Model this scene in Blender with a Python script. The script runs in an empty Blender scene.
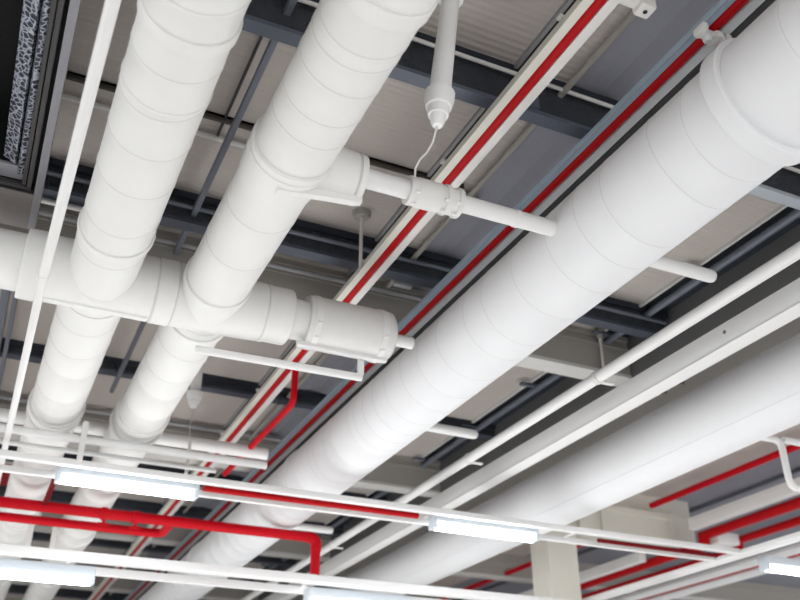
import bpy, bmesh, math, random
from mathutils import Vector, Matrix
random.seed(7)
PI = math.pi
H = 1.6                      # eye height: every z below is measured from the camera's height
SC = bpy.context.scene
COL = SC.collection

# ------------------------------------------------------------------ materials
def nodes_of(m):
    m.use_nodes = True
    nt = m.node_tree
    return nt, nt.nodes, nt.links, nt.nodes['Principled BSDF']

def paint(name, col, rough=0.5, metal=0.0, vary=0.04, scale=3.0, bump=0.0, bscale=40.0, spec=0.4):
    m = bpy.data.materials.new(name)
    nt, N, L, b = nodes_of(m)
    b.inputs['Roughness'].default_value = rough
    b.inputs['Metallic'].default_value = metal
    b.inputs['Specular IOR Level'].default_value = spec
    tc = N.new('ShaderNodeTexCoord')
    no = N.new('ShaderNodeTexNoise'); no.inputs['Scale'].default_value = scale; no.inputs['Detail'].default_value = 5
    L.new(tc.outputs['Object'], no.inputs['Vector'])
    cr = N.new('ShaderNodeMix'); cr.data_type = 'RGBA'
    cr.inputs[6].default_value = (*[c * (1 - vary) for c in col], 1)
    cr.inputs[7].default_value = (*[min(1, c * (1 + vary)) for c in col], 1)
    L.new(no.outputs['Fac'], cr.inputs[0]); L.new(cr.outputs[2], b.inputs['Base Color'])
    if bump:
        n2 = N.new('ShaderNodeTexNoise'); n2.inputs['Scale'].default_value = bscale; n2.inputs['Detail'].default_value = 4
        L.new(tc.outputs['Object'], n2.inputs['Vector'])
        bp = N.new('ShaderNodeBump'); bp.inputs['Strength'].default_value = bump; bp.inputs['Distance'].default_value = 0.02
        L.new(n2.outputs['Fac'], bp.inputs['Height']); L.new(bp.outputs['Normal'], b.inputs['Normal'])
    return m

def deck(name, col, pitch=0.09, depth=0.5, axis='Y', vary=0.09):
    """board / deck ceiling with fine parallel lines and mottled colour"""
    m = paint(name, col, 0.8, 0, vary, 1.3)
    nt, N, L, b = nodes_of(m)
    tc = N['Texture Coordinate']
    w = N.new('ShaderNodeTexWave'); w.wave_type = 'BANDS'; w.bands_direction = axis
    w.inputs['Scale'].default_value = 0.314 / pitch; w.inputs['Distortion'].default_value = 0.3
    w.inputs['Detail'].default_value = 2; w.inputs['Detail Scale'].default_value = 2
    L.new(tc.outputs['Object'], w.inputs['Vector'])
    bp = N.new('ShaderNodeBump'); bp.inputs['Strength'].default_value = depth; bp.inputs['Distance'].default_value = 0.012
    L.new(w.outputs['Fac'], bp.inputs['Height']); L.new(bp.outputs['Normal'], b.inputs['Normal'])
    return m

def glow(name, col, s):
    m = bpy.data.materials.new(name)
    nt, N, L, b = nodes_of(m)
    b.inputs['Base Color'].default_value = (.9, .9, .9, 1)
    b.inputs['Emission Color'].default_value = (*col, 1)
    b.inputs['Emission Strength'].default_value = s
    return m

def rough_spray(name, col):
    m = paint(name, col, 0.9, 0, .25, 14, 1.0, 45)
    m.node_tree.nodes['Bump'].inputs['Distance'].default_value = 0.03
    return m

def crinkle(name):
    """crinkled silver fin mesh of the fan coil: bright wavy wires over dark gaps"""
    m = bpy.data.materials.new(name)
    nt, N, L, b = nodes_of(m)
    tc = N.new('ShaderNodeTexCoord')
    v = N.new('ShaderNodeTexVoronoi'); v.feature = 'DISTANCE_TO_EDGE'; v.inputs['Scale'].default_value = 30
    L.new(tc.outputs['Object'], v.inputs['Vector'])
    r = N.new('ShaderNodeValToRGB')
    r.color_ramp.elements[0].position = 0.01; r.color_ramp.elements[0].color = (.40, .43, .50, 1)
    r.color_ramp.elements[1].position = 0.15; r.color_ramp.elements[1].color = (.012, .014, .025, 1)
    L.new(v.outputs['Distance'], r.inputs['Fac']); L.new(r.outputs['Color'], b.inputs['Base Color'])
    bp = N.new('ShaderNodeBump'); bp.inputs['Strength'].default_value = .6; bp.inputs['Distance'].default_value = .01; bp.invert = True
    L.new(v.outputs['Distance'], bp.inputs['Height']); L.new(bp.outputs['Normal'], b.inputs['Normal'])
    b.inputs['Roughness'].default_value = .4; b.inputs['Metallic'].default_value = .3
    return m

M = {
    'insul':  paint('white_insulation_jacket', (.77, .765, .745), .55, 0, .025, 2.2, .06, 30),
    'insul2': paint('white_duct_wrap', (.75, .755, .765), .5, 0, .02, 1.5, .05, 25),
    'seam':   paint('jacket_seam_tape', (.635, .625, .605), .6),
    'white':  paint('white_gloss_paint', (.76, .755, .745), .4),
    'cream':  paint('cream_paint', (.66, .64, .57), .5),
    'offw':   paint('off_white_plastic', (.72, .71, .69), .45),
    'trayw':  paint('tray_white_paint', (.70, .685, .66), .45),
    'galv':   paint('galvanised_steel', (.62, .65, .66), .4, .15, .08, 12),
    'galvb':  paint('galvanised_bluish_steel', (.36, .44, .52), .35, .25, .08, 12),
    'red':    paint('red_fire_pipe_paint', (.40, .001, .004), .5, 0, .06, spec=.15),
    'redb':   paint('bright_red_paint', (.50, .001, .009), .5, 0, .06, spec=.15),
    'dkred':  paint('dark_red_brown_paint', (.16, .004, .008), .6, spec=.1),
    'slab':   deck('beige_ceiling_board', (.50, .455, .42), .05, .35, 'Y'),
    'greyd':  deck('blue_grey_deck', (.26, .265, .30), .35, .2, 'X', .12),
    'girder': paint('girder_side_shade', (.125, .124, .122), .7, 0, .08),
    'paleb':  paint('pale_blue_grey_steel', (.42, .46, .50), .5),
    'plast':  paint('bright_white_plastic', (.86, .86, .85), .4),
    'navy':   paint('dark_navy_steel', (.020, .025, .036), .6, 0, .2),
    'spray':  rough_spray('dark_sprayed_fireproofing', (.045, .050, .060)),
    'flange': paint('slate_steel_flange', (.10, .115, .15), .5),
    'flangd': paint('deep_slate_flange', (.055, .064, .085), .5),
    'strut':  paint('slate_grey_strut', (.15, .165, .20), .45, .2, .08, 8),
    'dgrey':  paint('dark_grey_paint', (.05, .05, .05), .7, 0, .08),
    'groove': paint('dark_brown_angle', (.075, .066, .055), .7),
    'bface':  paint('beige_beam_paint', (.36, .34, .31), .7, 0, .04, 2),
    'bfl':    paint('pale_beam_flange', (.62, .61, .58), .55),
    'gcond':  paint('grey_conduit', (.33, .33, .34), .45, .1),
    'black':  paint('matt_black', (.006, .006, .007), .9, 0, 0),
    'ahufr':  paint('grey_unit_frame', (.24, .24, .26), .4, .2, .08, 10),
    'ahudk':  paint('dark_unit_rail', (.045, .043, .042), .5, .2, .1, 10),
    'ahubr':  paint('brown_grey_unit_panel', (.19, .172, .165), .6),
    'crinkle': crinkle('crinkled_silver_fins'),
    'tube':   glow('lit_diffuser', (.93, .97, 1.0), 9.0),
    'house':  paint('pale_blue_batten_housing', (.62, .68, .73), .3),
    'floor':  paint('pale_concrete_floor', (.74, .73, .72), .5, 0, .08, .6),
    'wall':   paint('pale_wall_paint', (.62, .62, .61), .7),
    'wire':   paint('pale_wire', (.60, .58, .55), .6),
    'clip':   paint('brown_clip', (.14, .11, .085), .6),
    'hole':   paint('dark_hole', (.03, .03, .03), .8),
}

# ------------------------------------------------------------------ mesh helpers
class MB:
    def __init__(s): s.bm = bmesh.new(); s.mi = 0
    def _done(s, fs):
        for f in fs: f.material_index = s.mi
    def box(s, x0, x1, y0, y1, z0, z1, bev=0.0, rot=None):
        r = bmesh.ops.create_cube(s.bm, size=1)
        vs = r['verts']
        c = Vector(((x0 + x1) / 2, (y0 + y1) / 2, (z0 + z1) / 2))
        for v in vs:
            v.co = Vector((v.co.x * (x1 - x0), v.co.y * (y1 - y0), v.co.z * (z1 - z0)))
            if rot is not None: v.co = rot @ v.co
            v.co += c
        fs = {f for v in vs for f in v.link_faces}
        s._done(fs)
        if bev:
            es = {e for f in fs for e in f.edges}
            bmesh.ops.bevel(s.bm, geom=list(es), offset=bev, segments=2, affect='EDGES', profile=.6)
        return s
    def rings(s, loops, cap=True, mats=None):
        vl = [[s.bm.verts.new(p) for p in lp] for lp in loops]
        n = len(vl[0])
        for k, (a, b) in enumerate(zip(vl, vl[1:])):
            for i in range(n):
                j = (i + 1) % n
                f = s.bm.faces.new((a[i], a[j], b[j], b[i]))
                f.material_index = mats[k] if mats else s.mi
        if cap:
            for lp, fl in ((vl[0], True), (vl[-1], False)):
                f = s.bm.faces.new(lp[::-1] if fl else lp)
                f.material_index = s.mi
        return s
    def lathe(s, p0, d, prof, n=40, cap=True, tilt=None, mats=None):
        """revolve (t, r) pairs about the axis p0 + t*d; tilt skews single rings along the axis"""
        p0 = Vector(p0); d = Vector(d).normalized()
        u = d.orthogonal().normalized(); w = d.cross(u)
        loops = []
        for k, (t, r) in enumerate(prof):
            a, ph = tilt[k] if tilt else (0, 0)
            lp = []
            for i in range(n):
                th = 2 * PI * i / n
                lp.append(p0 + d * (t + a * math.cos(th + ph)) + (u * math.cos(th) + w * math.sin(th)) * r)
            loops.append(lp)
        return s.rings(loops, cap, mats)
    def tube(s, pts, r, n=14, bend=0.0, cap=True):
        pts = [Vector(p) for p in pts]
        if bend and len(pts) > 2:
            out = [pts[0]]
            for a, b, c in zip(pts, pts[1:], pts[2:]):
                da = (a - b).normalized(); dc = (c - b).normalized()
                q0 = b + da * bend; q1 = b + dc * bend
                for k in range(7):
                    t = k / 6
                    out.append(q0 * (1 - t) ** 2 + b * 2 * t * (1 - t) + q1 * t * t)
            out.append(pts[-1]); pts = out
        loops = []; ref = None
        for i, p in enumerate(pts):
            if i == 0: d = pts[1] - p
            elif i == len(pts) - 1: d = p - pts[-2]
            else: d = (pts[i + 1] - p).normalized() + (p - pts[i - 1]).normalized()
            d.normalize()
            u = d.orthogonal().normalized() if ref is None else (ref - d * ref.dot(d)).normalized()
            ref = u; w = d.cross(u)
            loops.append([p + (u * math.cos(2 * PI * k / n) + w * math.sin(2 * PI * k / n)) * r for k in range(n)])
        return s.rings(loops, cap)
    def prism(s, poly, axis, a0, a1):
        """extrude a closed 2-D polygon along 'X' (poly = y,z) or 'Y' (poly = x,z)"""
        f = (lambda p, a: Vector((a, p[0], p[1]))) if axis == 'X' else (lambda p, a: Vector((p[0], a, p[1])))
        return s.rings([[f(p, a0) for p in poly], [f(p, a1) for p in poly]])

def obj(name, mb, mats, parent=None, smooth=True, **kw):
    bm = mb.bm
    bmesh.ops.recalc_face_normals(bm, faces=bm.faces[:])
    off = Vector((0, 0, H))
    if parent is not None: base = Vector(parent['_w'])
    else:
        base = Vector((0, 0, 0))
    bmesh.ops.translate(bm, verts=bm.verts[:], vec=off - base)
    me = bpy.data.meshes.new(name)
    bm.to_mesh(me); bm.free()
    for m in (mats if isinstance(mats, (list, tuple)) else [mats]): me.materials.append(M[m])
    if smooth:
        me.shade_smooth(); me.set_sharp_from_angle(angle=math.radians(38))
    o = bpy.data.objects.new(name, me); COL.objects.link(o)
    if parent is not None:
        g = parent.get('_g')
        o.parent = parent
        # a sub-part hangs on a mesh part whose own origin is the thing's base
    o['_w'] = base[:]
    for k, v in kw.items(): o[k] = v
    return o

def thing(name, label, cat, base, group=None):
    o = bpy.data.objects.new(name, None); COL.objects.link(o)
    o.empty_display_size = .1
    w = Vector((base[0], base[1], base[2] + H))
    o.location = w; o['_w'] = w[:]
    o['label'] = label; o['category'] = cat
    if group: o['group'] = group
    return o

def solo(name, mb, mats, label, cat, group=None, **kw):
    """a thing that is one mesh; its origin sits at the middle of its mesh"""
    o = obj(name, mb, mats, **kw)
    me = o.data
    lo = Vector([min(v.co[i] for v in me.vertices) for i in range(3)])
    hi = Vector([max(v.co[i] for v in me.vertices) for i in range(3)])
    c = (lo + hi) / 2
    me.transform(Matrix.Translation(-c)); o.location = c; o['_w'] = c[:]
    o['label'] = label; o['category'] = cat
    if group: o['group'] = group
    return o

def struct(name, mb, mats, **kw):
    o = obj(name, mb, mats, **kw); o['kind'] = 'structure'; return o

def dup(root, delta, label, group=None):
    r = root.copy(); COL.objects.link(r)
    r.location = root.location + Vector(delta); r['label'] = label
    if group: r['group'] = group
    for ch in list(root.children):
        c = ch.copy(); COL.objects.link(c); c.parent = r
        for g in list(ch.children):
            e = g.copy(); COL.objects.link(e); e.parent = c
    return r

# ------------------------------------------------------------------ setting
ZS = 4.07                    # underside of the ceiling board above the eye
XL, XR, YF, YB = -7.0, 22.0, -1.5, 30.0  # ceiling cut short behind the eye so open sky lights the ducts

struct('floor', MB().box(-40, 50, -40, 50, -H - .2, -H), 'floor', smooth=False)
# walls: a back wall only; the other sides are left open to let light in
struct('wall_back', MB().box(XL, XR, YB, YB + .25, -H, ZS + .25), 'wall', smooth=False)

c = MB()
def strip(mi, x0, x1):
    c.mi = mi; c.box(x0, x1, YF, YB, ZS, ZS + .2)
strip(0, XL, 2.86); 
strip(0, 3.95, 5.13); strip(2, 5.13, 5.45); strip(0, 5.45, 9.32); strip(1, 9.32, XR)
# folded blue grey deck of the middle bay, ribs running away from the camera
c.mi = 1
prof = [(2.86, ZS), (3.02, ZS + .025), (3.12, ZS + .025), (3.22, ZS), (3.36, ZS), (3.46, ZS + .025), (3.56, ZS + .025),
        (3.66, ZS), (3.95, ZS), (3.95, ZS + .2), (2.86, ZS + .2)]
c.prism(prof, 'Y', YF, YB)
struct('ceiling', c, ['slab', 'greyd', 'navy'], smooth=False)

# pale edge strip of the beige ceiling board and a dark strip and dark angle along it
struct('trim_1', MB().box(5.115, 5.14, YF, YB, ZS - .03, ZS), 'bfl', smooth=False)
struct('trim_2', MB().box(2.47, 2.545, YF, YB, ZS - .05, ZS), 'dgrey', smooth=False)
struct('trim_3', MB().box(2.44, 2.465, YF, YB, ZS - .03, ZS), 'gcond', smooth=False)
g = MB(); g.box(XL, 2.75, 4.80, 4.86, ZS - .02, ZS); g.box(XL, 2.75, 4.80, 4.81, ZS - .05, ZS)
struct('trim_4', g, 'groove', smooth=False)

# main beams: beige face, pale lower flange
def main_beam(y, x0, x1, zb=3.63):
    b = MB()
    b.mi = 0; b.box(x0, x1, y, y + .12, zb + .03, ZS)
    b.mi = 1; b.box(x0, x1, y - .01, y + .21, zb, zb + .035)
    b.mi = 0; b.box(x0, x1, y - .02, y, ZS - .05, ZS)
    b.box(x0, x1, y - .015, y, ZS - .14, ZS - .11)
    return struct('ceiling_beam', b, ['bface', 'bfl'], smooth=False)
for y in (6.40, 10.5, 14.6, 18.7, 22.8, 26.9): main_beam(y, XL, 5.45)
for y in (14.6, 18.7, 22.8): main_beam(y, 6.2, XR)

# slim dark steel beams between them, sprayed with rough fireproofing
def steel_beam(y, zb, fl=.085):
    b = MB()
    b.mi = 0; b.box(XL, 5.45, y, y + .06, zb + .03, ZS)
    b.mi = 1 if zb == 3.75 else 4; b.box(XL, 3.2, y - .01, y + fl, zb, zb + .03)
    b.mi = 3 if zb == 3.75 else 4; b.box(3.2, 5.45, y - .01, y + fl, zb, zb + .03)
    b.mi = 2; b.box(XL, 5.45, y - .035, y, ZS - .06, ZS)
    if zb < 3.79:
        for x in (-1.7, .5, 2.56, 3.9):
            b.mi = 1; b.box(x - .05, x + .05, y - .03, y, zb + .03, ZS - .06)
    return struct('steel_beam', b, ['spray', 'flange', 'navy', 'paleb', 'flangd'], smooth=False)
steel_beam(3.60, 3.75); 
for y, zb in ((5.80, 3.81), (9.02, 3.92), (12.3, 3.9), (14.05, 3.9), (16.4, 3.9), (19.6, 3.85), (21.0, 3.85), (24.0, 3.85)):
    steel_beam(y, zb, .11)

# long girder running away from the camera: side shade painted in as a darker grey, beige soffit
b = MB()
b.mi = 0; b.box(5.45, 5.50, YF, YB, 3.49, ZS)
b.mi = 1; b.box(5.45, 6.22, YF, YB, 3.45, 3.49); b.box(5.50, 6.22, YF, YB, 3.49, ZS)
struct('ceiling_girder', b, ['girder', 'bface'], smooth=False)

# deep cream beam of the far bay with upright panel ribs, and its column
b = MB()
b.box(6.22, 9.75, 10.5, 10.95, 3.34, 3.80, .01)
for x0, x1 in ((7.18, 7.40), (7.62, 7.86), (8.02, 8.08), (9.28, 9.36)):
    b.box(x0, x1, 10.44, 10.5, 3.34, 3.80)
b.box(8.08, 9.28, 10.46, 10.5, 3.72, 3.80)
b.box(6.22, 9.75, 10.55, 10.9, 3.80, ZS)
struct('deep_beam', b, 'cream', smooth=False)
b = MB()
b.box(7.00, 7.48, 10.36, 10.80, -H, 3.34, .02)
struct('column', b, 'cream', smooth=False)

# ------------------------------------------------------------------ insulated ducts
SEAM = .0028
def wrapped(y0, y1, r, seams, tilt=.03, n=48):
    """(t, r) profile with raised tape seams, and the skew of each ring"""
    prof = [(y0, r)]; tl = [(0, 0)]; mats = []
    for t in seams:
        if not (y0 + .03 < t < y1 - .03): continue
        a = (random.uniform(-tilt, tilt), random.uniform(-.5, .5))
        prof += [(t - .008, r), (t - .004, r + SEAM), (t + .016, r + SEAM), (t + .020, r)]
        tl += [a] * 4; mats += [0, 1, 0, 0]
    prof.append((y1, r)); tl.append((0, 0)); mats.append(0)
    return prof, tl, mats

def ring_profile(t, r, w, h):
    return [(t - w / 2, r - .01), (t - w / 2, r + h * .8), (t - w / 2 + .008, r + h), (t + w / 2 - .008, r + h),
            (t + w / 2, r + h * .8), (t + w / 2, r - .01)]

def seam_list(known, y0, y1, lo, hi):
    s = sorted(known); out = []
    t = y0 + .1
    while t < y1:
        if all(abs(t - k) > lo * .7 for k in s): out.append(t)
        t += random.uniform(lo, hi)
    return sorted(s + out)

def duct_along(name, label, x, z, r, y0, y1, seams, rings, mat='insul', tilt=.03):
    t = thing(name, label, 'duct', (x, y0, z))
    p, tl, ms = wrapped(y0, y1, r, seams, tilt)
    obj('duct_body', MB().lathe((x, 0, z), (0, 1, 0), p, 56, True, tl, ms), [mat, 'seam'], t)
    for (ty, w, h) in rings:
        obj('coupling_ring', MB().lathe((x, 0, z), (0, 1, 0), ring_profile(ty, r, w, h), 56, False), mat, t)
    return t

D1 = duct_along('insulated_duct', 'white wrapped duct crossing the thick header nearest the dark fan unit', .363, 3.0, .212, -1.4, 24,
    seam_list([2.60, 2.72, 3.16, 3.44, 3.78, 4.15, 5.9, 6.3], -1.4, 24, .34, .5),
    [(2.94, .075, .012), (3.40, .02, .006), (4.79, .05, .014), (5.62, .03, .008), (7.78, .10, .022), (7.93, .03, .02), (11.35, .14, .022)])
D2 = duct_along('insulated_duct', 'white wrapped duct with the pipe branch box strapped round it', 1.07, 3.0, .212, -1.4, 24,
    seam_list([2.66, 2.76, 2.95, 3.17, 3.36], -1.4, 24, .34, .5),
    [(2.44, .09, .012), (5.14, .07, .014), (5.68, .07, .016), (7.66, .12, .022), (7.92, .06, .03), (11.9, .14, .022)])
SEAM = .0014
D3 = duct_along('insulated_duct', 'widest white wrapped duct running diagonally across the middle beside the grey tray', 3.03, 3.0, .315, -1.4, 24,
    seam_list([], -1.4, 24, .18, .42), [(2.33, .11, .032), (8.75, .08, .016), (13.0, .08, .016)], 'insul2', .05)
# outermost duct: smooth jacket with one long lap seam on its underside
t = thing('insulated_duct', 'smooth white duct behind the long white channel with a lengthwise lap seam', 'duct', (5.73, -1.4, 3.0))
x4, z4, r4 = 5.73, 3.0, .3165
obj('duct_body', MB().lathe((x4, 0, z4), (0, 1, 0), [(-1.4, r4), (24, r4)], 64), 'insul2', t)
aim = math.atan2(-z4, -x4)                       # from the axis back to the eye
a0 = aim + .28                                   # where the lap ends, a little below the line of sight
lap = []
for k in range(9): lap.append(a0 + .9 * k / 8)
poly = [(x4 + (r4 + .004) * math.cos(a), z4 + (r4 + .004) * math.sin(a)) for a in lap] + \
       [(x4 + (r4 - .004) * math.cos(a), z4 + (r4 - .004) * math.sin(a)) for a in reversed(lap)]
obj('lap_seam', MB().prism(poly, 'Y', -1.4, 24), 'insul2', t)
# branch pipe with a drop, on the outermost duct
obj('drain_pipe', MB().tube([(5.95, 5.85, 3.0), (6.66, 5.85, 3.0), (6.66, 5.85, 2.55), (7.4, 5.85, 2.52)], .032, 14, .09), 'white', t)
t = solo('water_pipe', MB().tube([(6.7, 5.86, 3.02), (11.0, 5.86, 3.02)], .032), 'white', 'short white pipe running outward from the drop pipe of the smooth duct', 'pipe')

# ------------------------------------------------------------------ header crossing below the two ducts
HY, HZ = 5.45, 3.0
hd = thing('insulated_header', 'thick white header joining the two parallel ducts and ending in a jacketed valve', 'duct', (-.1, HY, HZ))
ax = (1, 0, 0); o0 = (0, HY, HZ)
obj('header_pipe', MB().lathe(o0, ax, [(-4.0, .187), (-.08, .187)], 48), 'insul', hd)
obj('end_flange', MB().lathe(o0, ax, [(-.115, .10), (-.115, .222), (-.105, .228), (.035, .228), (.042, .222), (.042, .1)], 48, False), 'insul', hd)
obj('tee_body', MB().lathe(o0, ax, [(.03, .21), (.03, .219), (.70, .219), (.705, .214), (.715, .214), (.72, .222), (.835, .222), (.84, .214), (.85, .214), (.856, .218),
    (1.25, .212), (1.45, .205), (1.455, .199), (1.465, .199), (1.47, .204), (1.49, .205)], 56, True,
    None, [0, 0, 0, 1, 0, 0, 0, 1, 0, 0, 0, 0, 1, 0, 0]), ['insul', 'seam'], hd)
b = MB(); b.box(.05, .70, HY - .02, HY + .02, HZ - .232, HZ - .205, .006)
obj('lap_flange', b, 'insul', hd)
obj('end_collar', MB().lathe(o0, ax, [(1.48, .1), (1.48, .196), (1.49, .200), (1.64, .200), (1.65, .192), (1.65, .1)], 48, False), 'insul', hd)
obj('neck', MB().lathe(o0, ax, [(1.60, .145), (1.79, .145)], 40), 'insul', hd)
vj = obj('valve_jacket', MB().lathe(o0, ax, [(1.77, .10), (1.77, .185), (1.78, .192), (2.38, .192), (2.41, .185), (2.435, .155), (2.44, .06)], 48, False), 'offw', hd)
for tx in (1.83, 2.335):
    obj('strap', MB().lathe(o0, ax, ring_profile(tx, .192, .045, .006), 48, False), 'white', vj)
    for a in (205, 235):
        ra = math.radians(a); cy, cz = HY + .20 * math.cos(ra), HZ + .20 * math.sin(ra)
        obj('buckle', MB().lathe((tx - .014, cy, cz), ax, [(0, .004), (0, .010), (.028, .010), (.028, .004)], 8), 'white', vj)
b = MB(); b.box(1.72, 2.40, HY - .05, HY - .005, HZ - .215, HZ - .18, .008)
obj('bottom_flange', b, 'white', vj)
obj('spigot', MB().tube([(2.42, HY, HZ), (2.62, HY, HZ)], .046), 'white', hd)

# thin pipe looped from the second duct to under the valve jacket
solo('drain_pipe', MB().tube([(1.06, 5.60, 2.70), (1.3, 5.56, 2.685), (2.25, 5.52, 2.68)], .028), 'white', 'thin white pipe running under the jacketed valve from the second duct', 'pipe')
b = MB(); b.box(2.222, 2.262, 5.505, 5.535, 2.70, 2.84)
solo('pipe_bracket', b, 'white', 'short white upright bracket between the thin pipe and the jacketed valve', 'bracket')

# ------------------------------------------------------------------ branch box on the second duct and the pipe to the widest duct
BY, BZ = 3.75, 3.0
bx = thing('branch_box', 'white jacketed branch box strapped round the second duct with a pipe leaving it', 'pipe fitting', (1.07, BY, BZ))
obj('saddle', MB().lathe((1.07, 0, BZ), (0, 1, 0), [(3.60, .20), (3.60, .224), (3.605, .231), (3.645, .231), (3.65, .226), (3.655, .226), (3.66, .231), (3.75, .228), (3.90, .220), (3.91, .2)], 56, False,
    None, [0, 0, 0, 0, 1, 0, 0, 0, 0]), ['insul', 'seam'], bx)
obj('branch_jacket', MB().lathe((0, 3.74, BZ - .012), ax, [(1.07, .172), (1.435, .148), (1.44, .136), (1.448, .136), (1.453, .147), (1.485, .145), (1.49, .05)], 40, True, None, [0, 0, 1, 0, 0, 0]), ['insul', 'seam'], bx)
b = MB(); b.prism([(1.02, 2.758), (1.49, 2.820), (1.49, 2.87), (1.02, 2.88)], 'Y', 3.70, 3.74)
obj('lap_flange', b, 'insul', bx)
bp = thing('branch_pipe', 'white pipe from the branch box to the widest duct with a clamped sleeve', 'pipe', (1.5, 3.72, BZ))
obj('pipe_body', MB().tube([(1.48, 3.72, BZ), (1.80, 3.72, BZ)], .056, 24), 'white', bp)
obj('thin_pipe', MB().lathe((0, 3.71, BZ), ax, [(2.06, .052), (2.45, .050), (2.455, .054), (2.475, .054), (2.48, .050), (2.76, .050)], 24), 'white', bp)
sl = obj('sleeve', MB().lathe((0, 3.72, BZ), ax, [(1.765, .04), (1.765, .082), (1.79, .086), (1.81, .080), (1.82, .086), (1.96, .086), (1.965, .078), (1.985, .078), (1.99, .09), (2.01, .09), (2.015, .08), (2.06, .08), (2.065, .09), (2.09, .088), (2.095, .04)], 32, False), 'offw', bp)
for tx in (1.80, 1.98, 2.05):
    for a in (215, 265):
        ra = math.radians(a)
        obj('clip', MB().lathe((tx - .012, 3.72 + .088 * math.cos(ra), BZ + .088 * math.sin(ra)), ax, [(0, .004), (0, .009), (.024, .009), (.024, .004)], 8), 'white', sl)
# stubs on the far side of the widest duct, each turning up
for y, L in ((3.75, 'nearest stub pipe leaving the widest duct just short of the long girder, white'),
             (6.92, 'second stub pipe leaving the widest duct, beyond the pale beam flange'),
             (10.62, 'farthest stub pipe leaving the widest duct, just above the red drop pipe')):
    b = MB(); b.lathe((0, y, 3.0), (1, 0, 0), [(3.10, .044), (3.945, .044), (3.965, .042), (3.98, .036), (3.988, .026), (3.992, .012)], 18)
    solo('stub_pipe', b, 'white', L, 'pipe', 'stub pipes of the widest duct')

# ------------------------------------------------------------------ trays with the red pipe between their rails
t1 = thing('cable_tray', 'white slotted tray holding a red pipe, running between the second and widest ducts', 'tray', (2.27, 0, 3.5))
b = MB(); b.box(2.186, 2.240, -1.4, 22, 3.515, 3.530, .003); b.box(2.222, 2.232, -1.4, 22, 3.53, 3.62)
obj('rail', b, 'cream', t1)
b = MB(); b.box(2.302, 2.362, -1.4, 22, 3.515, 3.530, .003); b.box(2.345, 2.355, -1.4, 22, 3.53, 3.62)
obj('rail', b, 'trayw', t1)
for k in range(17): obj('rung', MB().box(2.20, 2.355, -1.3 + k * 1.35, -1.26 + k * 1.35, 3.615, 3.63), 'trayw', t1)
solo('fire_pipe', MB().tube([(2.271, -1.4, 3.535), (2.271, 22, 3.535)], .033, 16), 'red', 'straight red pipe lying in the white slotted tray', 'pipe')

t2 = thing('cable_tray', 'galvanised tray holding a dark red pipe, tight against the widest duct', 'tray', (2.9, 0, 3.5))
b = MB(); b.box(2.824, 2.832, -1.4, 22, 3.50, 3.54, .002); 
obj('rail', b, 'galvb', t2)
b = MB(); b.box(2.838, 2.872, -1.4, 22, 3.505, 3.515, .002)
obj('lip', b, 'galvb', t2)
b = MB(); b.box(2.947, 3.004, -1.4, 22, 3.502, 3.53, .004)
obj('rail', b, 'galv', t2)
solo('fire_pipe', MB().tube([(2.911, -1.4, 3.530), (2.911, 22, 3.530)], .034, 16), 'red', 'straight dark red pipe lying in the galvanised tray', 'pipe')
solo('cable_duct', MB().box(3.008, 3.16, -1.4, 22, 3.50, 3.60, .004), 'dgrey', 'dark grey cable duct between the galvanised tray and the widest duct', 'cable duct')

# cast clamp gripping the galvanised tray
cl = thing('tray_clamp', 'pale cast clamp gripping the galvanised tray', 'clamp', (2.9, 2.44, 3.47))
b = MB(); b.box(2.815, 3.01, 2.415, 2.465, 3.455, 3.498, .016); b.box(2.815, 2.85, 2.39, 2.475, 3.46, 3.51, .014); b.box(2.90, 2.95, 2.395, 2.48, 3.445, 3.49, .014); b.box(2.975, 3.015, 2.40, 2.475, 3.455, 3.50, .012)
obj('clamp_body', b, 'trayw', cl)
for bx_, by_ in ((2.87, 2.435), (2.985, 2.44)):
    obj('bolt', MB().lathe((bx_, by_, 3.42), (0, 0, 1), [(0, .018), (.01, .026), (.04, .026)], 8), 'galv', cl)
ar = thing('tray_bracket', 'pale bracket arm reaching sideways from the white slotted tray', 'bracket', (2.4, 2.46, 3.5))
b = MB(); b.box(2.30, 2.53, 2.43, 2.50, 3.53, 3.60, .01); b.box(2.46, 2.55, 2.42, 2.51, 3.50, 3.60, .015)
obj('bracket_body', b, 'trayw', ar)
obj('hole', MB().lathe((2.505, 2.465, 3.496), (0, 0, 1), [(0, .012), (.01, .012)], 12), 'hole', ar)
# the pale arm end below the dark angle
b = MB(); b.box(2.62, 2.92, 4.86, 5.0, 3.98, 4.05, .008)
solo('ceiling_bracket', b, 'bface', 'flat beige bracket under the ceiling behind the clamped sleeve', 'bracket')

# ------------------------------------------------------------------ thin conduits and struts under the ceiling
solo('conduit', MB().tube([(2.80, -1.4, 3.98), (2.80, 22, 3.98)], .022), 'bface', 'thin beige conduit running beside the white slotted tray towards the far end', 'conduit')
b = MB(); b.tube([(XL, 5.02, ZS - .03), (2.60, 5.02, ZS - .03)], .019)
solo('conduit', b, 'trayw', 'thin white conduit crossing the ceiling just beyond the dark brown angle', 'conduit')
b = MB(); b.tube([(XL, 3.55, 3.98), (5.4, 3.55, 3.98)], .014)
solo('conduit', b, 'trayw', 'thin white conduit along the face of the nearest dark sprayed beam', 'conduit')
b = MB(); b.tube([(XL, 5.76, 3.93), (5.4, 5.76, 3.93)], .018)
solo('conduit', b, 'strut', 'thin grey conduit along the second dark sprayed beam', 'conduit')
b = MB(); b.tube([(XL, 6.32, 3.94), (3.2, 6.32, 3.94)], .022)
solo('conduit', b, 'gcond', 'thin grey conduit along the beige beam behind the header', 'conduit')
b = MB(); b.tube([(XL, 10.42, 4.0), (3.2, 10.42, 4.0)], .026)
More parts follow.
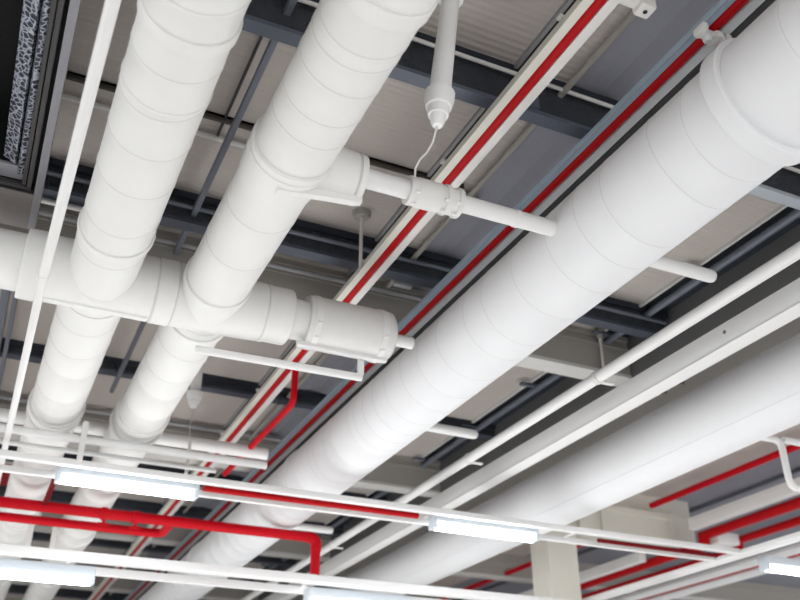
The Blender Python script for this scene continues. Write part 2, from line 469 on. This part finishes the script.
solo('conduit', b, 'gcond', 'grey conduit along the beige beam beyond the ends of the parallel ducts', 'conduit')
b = MB(); b.tube([(-1.2, 5.90, 3.78), (.42, 5.90, 3.78)], .02)
solo('conduit', b, 'trayw', 'short white conduit under the second dark beam beside the first duct', 'conduit')
b = MB(); b.box(.945, .985, -1.4, 9.5, 3.88, 3.93, .004); b.box(.95, .98, -1.4, 9.5, 3.93, 3.94)
solo('strut', b, 'strut', 'slate grey strut running between the two parallel ducts under the ceiling', 'strut')
b = MB(); b.box(.915, .93, -1.4, 5.0, ZS - .03, ZS, .002)
solo('strut', b, 'dgrey', 'slim dark strip on the ceiling beside the slate grey strut', 'strut')
b = MB(); b.box(-.27, -.20, 7.0, 11.0, 3.85, 3.95, .004); b.box(-.17, -.13, 7.0, 11.0, 3.87, 3.95, .004)
solo('strut', b, 'strut', 'grey double strut beyond the header at the edge of view', 'strut')
b = MB(); b.tube([(5.20, -1.4, 3.98), (5.20, 22, 3.98)], .034)
for k in range(14): b.box(5.0, 5.2, .9 + 1.35 * k, .95 + 1.35 * k, 4.0, 4.03)
solo('conduit', b, 'strut', 'dark conduit with side clips in the recess beside the long girder', 'conduit')
# thin slanting rods high at the far end
b = MB(); b.tube([(2.69, 15.4, ZS - .06), (2.69, 17.6, ZS - .06)], .03)
solo('strut', b, 'trayw', 'short pale strut at the far end between the red pipe and ceiling', 'strut')

solo('hanger_plate', MB().box(2.70, 2.86, 5.93, 5.98, 3.79, ZS, .004), 'gcond', 'grey upright plate between the two red pipe trays behind the second dark beam', 'bracket')

# ------------------------------------------------------------------ hanger rod of the white tray
hr = thing('hanger_rod', 'white rod with a round ceiling plate holding up the slotted tray', 'hanger', (2.20, 5.47, 3.56))
obj('rod', MB().tube([(2.20, 5.47, 3.54), (2.20, 5.47, ZS)], .014), 'trayw', hr)
obj('ceiling_plate', MB().lathe((2.20, 5.47, ZS - .05), (0, 0, 1), [(0, .03), (0, .062), (.02, .07), (.05, .075)], 24), 'bface', hr)
hr2 = thing('hanger_rod', 'white rod against the beige cross beam between widest duct and long thin pipe', 'hanger', (5.1, 6.3, 3.6))
obj('rod', MB().tube([(5.08, 6.34, 3.50), (5.08, 6.34, 3.97)], .014), 'trayw', hr2)
obj('ceiling_plate', MB().lathe((5.08, 6.34, 3.97), (0, 0, 1), [(0, .02), (.02, .035), (.1, .035)], 12), 'bface', hr2)

# ------------------------------------------------------------------ drop fittings with a dangling wire
def pendant(label, top, bot, tip, wire, r0, r1, rc):
    t = thing('drop_fitting', label, 'fitting', top)
    T, B, P = Vector(top), Vector(bot), Vector(tip)
    d = B - T; L = d.length
    obj('drop_tube', MB().lathe(T, d, [(0, r0 * 1.45), (.05, r0 * 1.45), (.055, r0), (L, r1)], 28), 'plast', t)
    d2 = P - B; L2 = d2.length
    obj('gap_ring', MB().lathe(B, d2, [(-.012, r1), (-.012, rc * .9), (-.005, rc * .9), (-.005, r1)], 28, False), 'strut', t)
    obj('cone', MB().lathe(B, d2, [(-.004, r1 * .9), (-.004, rc), (L2 * .2, rc * .97), (L2 * .42, rc * .84), (L2 * .45, rc * .74), (L2 * .68, rc * .66), (L2 * .7, rc * .56), (L2 * .93, rc * .42), (L2, rc * .3)], 28), 'plast', t)
    obj('wire', MB().tube(wire, .006, 8), 'wire', t)
    return t
pendant('white drop fitting hanging beside the second duct above the branch box', (1.78, 3.16, 3.99), (1.683, 3.15, 3.20), (1.665, 3.15, 2.985),
        [(1.665, 3.15, 2.99), (1.665, 3.17, 2.965), (1.69, 3.25, 2.965), (1.705, 3.35, 2.975), (1.70, 3.42, 2.98), (1.72, 3.52, 2.995), (1.775, 3.64, 3.03), (1.82, 3.70, 3.085)], .050, .058, .080)
pendant('smaller white drop fitting hanging beyond the header beside the second duct', (1.68, 8.6, ZS), (1.68, 8.6, 3.66), (1.68, 8.6, 3.50),
        [(1.68, 8.6, 3.51), (1.685, 8.6, 3.42), (1.67, 8.6, 3.30), (1.69, 8.6, 3.15), (1.68, 8.6, 2.85)], .055, .055, .085)

# ------------------------------------------------------------------ thin white pipe beside the fan unit
lp = thing('water_pipe', 'long thin white pipe passing under the header beside the dark fan unit', 'pipe', (.03, 4, 2.6))
obj('pipe_body', MB().tube([(.045, -1.4, 2.6), (.040, 2.6, 2.6), (.022, 4.84, 2.6)], .0275, 18), 'white', lp)
obj('pipe_body', MB().tube([(.022, 4.84, 2.6), (.038, 9.0, 2.6)], .025, 18), 'white', lp)
obj('coupling', MB().lathe((.022, 0, 2.6), (0, 1, 0), [(4.80, .02), (4.80, .030), (4.83, .030), (4.835, .02)], 18, False), 'white', lp)

# ------------------------------------------------------------------ pipes crossing under the far ends of the two ducts
solo('water_pipe', MB().tube([(XL, 8.52, 3.10), (2.46, 8.52, 3.10)], .062, 20), 'white', 'thicker white cross pipe between the far ends of the parallel ducts', 'pipe')
b = MB(); b.tube([(XL, 7.72, 2.70), (2.23, 7.72, 2.70)], .036, 18)
solo('water_pipe', b, 'white', 'white cross pipe running just below the two parallel ducts', 'pipe')
solo('water_pipe', MB().tube([(XL, 8.06, 2.70), (1.85, 8.06, 2.70)], .022, 16), 'white', 'thinnest white cross pipe above the nearer light tray', 'pipe')
b = MB(); b.box(.585, .63, 7.55, 7.59, 2.46, 2.80)
solo('hanger_strap', b, 'trayw', 'white strap rising from the nearer light tray between the two ducts', 'hanger')
b = MB(); b.box(1.62, 1.65, 8.3, 8.33, 2.72, 3.06)
solo('hanger_strap', b, 'trayw', 'slim white strap hanging below the thicker cross pipe', 'hanger')

# red drop and run under the white tray
b = MB(); b.tube([(2.285, 7.2, 3.50), (2.285, 7.2, 3.13), (2.26, 9.4, 3.13)], .030, 16, .09)
solo('fire_pipe', b, 'redb', 'red pipe dropping out of the white slotted tray and running away below it', 'pipe')

# ------------------------------------------------------------------ thin pipe and channel beside the outermost duct
wp = thing('water_pipe', 'long straight white pipe between the widest duct and the long white channel', 'pipe', (4.1, 3, 2.9))
obj('pipe_body', MB().tube([(4.098, -1.4, 2.9), (4.098, 22, 2.9)], .045, 22), 'white', wp)
for y in (1.6, 5.2, 7.28, 10.9):
    b = MB(); b.lathe((4.098, 0, 2.9), (0, 1, 0), ring_profile(y, .045, .05, .008), 22, False); b.box(4.08, 4.24, y - .02, y + .02, 2.86, 2.875, .003)
    obj('pipe_clip', b, 'trayw', wp)
ch = thing('cable_channel', 'long white rectangular channel beside the smooth outermost duct', 'cable duct', (4.67, 3, 2.9))
b = MB(); b.box(4.602, 4.742, -1.4, 22, 2.915, 3.072, .004)
obj('channel_body', b, 'plast', ch)
b = MB(); b.box(4.598, 4.746, -1.4, 22, 2.898, 2.911, .002)
obj('cover', b, 'white', ch)
obj('screw', MB().lathe((4.604, 4.33, 3.0), (-1, 0, 0), [(0, .014), (.006, .014), (.009, .006)], 10), 'clip', ch)
for (x, y) in ((5.13, 5.40), (5.12, 5.62)):
    b = MB(); b.box(x - .022, x + .022, y - .022, y + .022, 3.10, 3.17, .006); b.tube([(x, y, 3.15), (x, y, 3.24)], .008); b.tube([(x, y, 3.24), (5.5, y, 3.47)], .006)
    solo('hanger_clip', b, 'clip', 'small brown hanger clip between the white channel and the outermost duct', 'hanger', 'brown hanger clips by the channel')

# ------------------------------------------------------------------ light trays and batten lights
def light_tray(label, y0, y1, z, x0, x1, w, h):
    t = thing('light_tray', label, 'tray', ((x0 + x1) / 2, y0, z))
    obj('rail', MB().box(x0, x1, y0 - w[0] / 2, y0 + w[0] / 2, z - h / 2, z + h / 2, .006), 'white', t)
    obj('rail', MB().box(x0, x1, y1 - w[1] / 2, y1 + w[1] / 2, z - h / 2, z + h / 2, .006), 'white', t)
    x = x0 + .6
    while x < x1:
        obj('rung', MB().box(x, x + .03, y0 + w[0] / 2, y1 - w[1] / 2, z + h / 2 - .01, z + h / 2 + .005), 'white', t)
        x += 2.4
    return t
light_tray('white twin rail light tray nearest the camera, passing in front of the column', 7.63, 8.01, 2.455, -7, 7.66, (.075, .06), .052)
light_tray('white twin rail light tray farther back, along the bottom edge of the view', 8.92, 9.47, 2.00, -7, 12, (.14, .06), .075)
solo('cross_rail', MB().box(7.66, 7.86, 3, 22, 2.43, 2.47, .006), 'white', 'white rail running away from the camera where the nearer light tray ends', 'rail')

LAMP = 62
def batten(label, x0, y, z, group='lit batten lights'):
    L = 1.17
    t = thing('batten_light', label, 'light', (x0, y, z), group)
    obj('housing', MB().box(x0, x0 + L, y - .085, y + .085, z - .095, z + .0, .015), 'house', t)
    obj('diffuser', MB().lathe((x0 + .02, y, z - .122), (1, 0, 0), [(0, .034), (.012, .045), (L - .052, .045), (L - .04, .034)], 24), 'tube', t)
    for s in (0, 1):
        xx = x0 + s * (L - .02)
        obj('end_cap', MB().box(xx - .012, xx + .032, y - .07, y + .07, z - .16, z - .01, .014), 'house', t)
    ld = bpy.data.lights.new('lamp', 'AREA'); ld.shape = 'RECTANGLE'; ld.size = 1.1; ld.size_y = .1; ld.energy = LAMP; ld.color = (.96, .98, 1); ld.spread = math.radians(130)
    lo = bpy.data.objects.new('lamp', ld); COL.objects.link(lo); lo.parent = t; lo.location = (L / 2, 0, -.18)
    return t
B1 = batten('lit batten light under the nearer light tray, below the two parallel ducts', .475, 7.83, 2.50)
B2 = dup(B1, (3.97 - .475, 0, 0), 'lit batten light on the nearer light tray beside the cream column')
B3 = dup(B1, (1.04 - 1.17 - .475, 9.12 - 7.83, 1.955 - 2.50), 'lit batten light on the farther light tray in the bottom left corner')
B4 = dup(B1, (3.16 - .475, 9.12 - 7.83, 1.955 - 2.50), 'lit batten light on the farther light tray at the bottom middle, cut by the frame')
B5 = dup(B1, (8.22 - .475, 0, 0), 'lit batten light beyond the white cross rail at the right edge')

# red pipes among the light trays
solo('fire_pipe', MB().tube([(1.7, 7.80, 2.445), (3.80, 7.80, 2.445)], .030, 16), 'red', 'red pipe lying between the rails of the nearer light tray', 'pipe')
solo('fire_pipe', MB().tube([(5.9, 7.79, 2.43), (7.5, 7.79, 2.43)], .022, 16), 'dkred', 'dark brownish red pipe between the tray rails beyond the column', 'pipe')
fp = thing('fire_pipe', 'bright red pipe crossing below the parallel ducts and dropping at its end', 'pipe', (0, 9.57, 2.6))
obj('pipe_body', MB().tube([(-7, 9.57, 2.6), (3.40, 9.57, 2.6), (3.40, 9.57, 2.16)], .054, 20, .09), 'redb', fp)
obj('elbow', MB().tube([(3.28, 9.57, 2.6), (3.40, 9.57, 2.6), (3.40, 9.57, 2.46)], .062, 20, .09), 'redb', fp)
for x in (1.10, 1.42):
    b = MB(); b.lathe((x, 9.57, 2.6), ax, ring_profile(0, .054, .06, .012), 18, False); b.tube([(x, 9.58, 2.56), (x + .01, 9.60, 2.51)], .014, 10); b.box(x - .05, x + .06, 9.59, 9.61, 2.49, 2.515, .006)
    obj('valve_handle', b, 'redb', fp)
b = MB(); b.tube([(-7, 10.12, 2.6), (1.80, 10.12, 2.6), (1.80, 9.6, 2.6)], .046, 18, .11)
solo('fire_pipe', b, 'redb', 'second bright red pipe behind the first, bending into it', 'pipe')
solo('fire_pipe', MB().tube([(.515, 8.7, 2.63), (.515, 9.55, 2.62)], .026, 12), 'dkred', 'short dark red pipe joining the red cross pipe under the first duct', 'pipe')
solo('pipe_fitting', MB().box(-.02, .13, 8.9, 9.3, 2.68, 2.78, .02), 'dkred', 'dark red block behind the light tray at the left edge', 'pipe')

# white upright straps by the far end of the ducts
for x, L in ((.50, 'pale upright strap between the duct ends beyond the red pipes, nearer the edge'), (.76, 'pale upright strap between the duct ends beyond the red pipes, nearer the second duct')):
    solo('hanger_strap', MB().box(x - .03, x + .03, 11.0, 11.05, 2.5, 2.86), 'trayw', L, 'hanger')

# ------------------------------------------------------------------ far bay on the other side of the outermost duct
solo('fire_pipe', MB().tube([(8.92, 3, 3.87), (8.92, 10.42, 3.87)], .045, 18), 'redb', 'red pipe high up meeting the top of the cream beam', 'pipe')
solo('fire_pipe', MB().tube([(8.92, 11.2, 3.72), (8.92, 20, 3.72)], .045, 18), 'redb', 'red pipe high up beyond the cream beam, seen past the column', 'pipe')
solo('cable_duct', MB().box(9.05, 9.18, 3, 9.85, 3.39, 3.55, .006), 'white', 'white rectangular duct above the pair of thick red pipes', 'cable duct')
solo('cable_duct', MB().box(9.05, 9.18, 11.0, 22, 3.20, 3.34, .006), 'white', 'white rectangular duct seen under the cream beam beyond the column', 'cable duct')
solo('fire_pipe', MB().tube([(9.34, 3, 3.35), (9.34, 9.9, 3.35), (9.34, 9.9, 3.22), (9.34, 22, 3.22)], .088, 20), 'red', 'thick red pipe directly under the white rectangular duct, stepping down at the beam', 'pipe')
solo('fire_pipe', MB().tube([(9.98, 3, 3.35), (9.98, 9.9, 3.35), (9.98, 9.9, 3.22), (9.98, 22, 3.22)], .075, 20), 'red', 'thick red pipe farther from the white rectangular duct, outer one of the pair', 'pipe')
solo('pipe_saddle', MB().box(9.47, 9.86, 9.75, 9.95, 3.24, 3.40, .01), 'white', 'white saddle block gripping the pair of thick red pipes', 'clamp')
t3 = thing('cable_tray', 'white tray with a slim red pipe at the far side beyond the cross rail', 'tray', (11.6, 10, 3.4))
obj('rail', MB().box(11.18, 11.50, 6, 22, 3.38, 3.44, .006), 'white', t3)
obj('rail', MB().box(11.68, 12.05, 6, 22, 3.38, 3.44, .006), 'white', t3)
solo('fire_pipe', MB().tube([(11.6, 6, 3.42), (11.6, 22, 3.42)], .04, 14), 'red', 'slim red pipe between the rails of the far side white tray', 'pipe')
solo('conduit', MB().tube([(8.97, 7.15, ZS - .04), (14, 7.15, ZS - .04)], .02), 'gcond', 'grey conduit crossing the blue grey deck beside the high red pipe', 'conduit')
solo('strut', MB().box(10.05, 10.12, 3, 22, ZS - .06, ZS - .002), 'strut', 'grey strut along the blue grey deck above the thick red pipes', 'strut')

# ------------------------------------------------------------------ fan unit in the near corner
Z0 = 3.35
fu = thing('fan_unit', 'dark open fan unit with crinkled silver fins in a grey frame', 'air conditioner', (-.5, 3, Z0))
ye, yn = 5.15, -2.0          # far and near end of the opening
obj('frame', MB().box(-.135, -.088, yn, 5.62, Z0, Z0 + .12, .004), 'ahufr', fu)
b = MB(); b.box(-.165, -.140, yn, ye + .02, Z0 + .06, Z0 + .5)
obj('gap', b, 'black', fu)
b = MB(); b.box(-.185, -.158, yn, ye, Z0 + .005, Z0 + .035, .003); b.box(-.215, -.192, yn, ye - .03, Z0 + .01, Z0 + .05, .003)
b.box(-1.4, -.158, ye - .02, ye + .01, Z0 + .005, Z0 + .04, .003)
obj('inner_rail', b, 'ahudk', fu)
b = MB(); b.box(-1.4, -.14, ye + .012, ye + .05, Z0 + .01, Z0 + .1)
obj('end_gap', b, 'black', fu)
b = MB(); b.box(-1.4, -.135, ye + .05, 5.62, Z0 + .002, Z0 + .03)
obj('end_panel', b, 'ahubr', fu)
b = MB(); b.box(-1.4, -.215, ye - .17, ye - .03, Z0 + .04, Z0 + .06, .003)
obj('end_rail', b, 'ahufr', fu)
R = Matrix.Rotation(math.radians(28), 3, 'Y')
b = MB(); b.box(-.345, -.262, yn, ye - .19, Z0 + .055, Z0 + .075, .004, R)
obj('fin_strip', b, 'crinkle', fu)
b = MB(); b.box(-.252, -.218, yn, ye - .12, Z0 + .02, Z0 + .05, .006, Matrix.Rotation(math.radians(-20), 3, 'Y'))
obj('fin_edge', b, 'crinkle', fu)
b = MB(); b.box(-1.4, -.14, yn, ye + .05, Z0 + .5, Z0 + .52); b.box(-1.42, -1.4, yn, 5.62, Z0, Z0 + .52); b.box(-1.4, -.14, ye + .045, ye + .06, Z0 + .03, Z0 + .5); b.box(-1.4, -.14, yn - .02, yn, Z0, Z0 + .52)
obj('casing', b, 'black', fu)

# ------------------------------------------------------------------ light: daylight from the open sides, and the lit battens
w = bpy.data.worlds.new('daylight'); SC.world = w; w.use_nodes = True
bg = w.node_tree.nodes['Background']
bg.inputs['Color'].default_value = (.97, .985, 1.0, 1)
bg.inputs['Strength'].default_value = 1.25

# ------------------------------------------------------------------ camera
cd = bpy.data.cameras.new('camera'); cam = bpy.data.objects.new('camera', cd); COL.objects.link(cam)
cam.location = (0, 0, H)
cam.rotation_euler = (math.radians(90 + 29.135), 0, math.radians(-24.833))
cd.sensor_width = 36; cd.lens = 906 * 36 / 800
cd.clip_end = 200
cd.dof.use_dof = True; cd.dof.focus_distance = 5.2; cd.dof.aperture_fstop = 1.6
SC.camera = cam
for o in bpy.data.objects:
    for k in ('_w', '_g'):
        if k in o: del o[k]
vs = SC.view_settings
SC.display_settings.display_device = 'sRGB'
vs.view_transform = 'Standard'; vs.look = 'None'; vs.gamma = 1; vs.use_curve_mapping = False
vs.exposure = 0.72
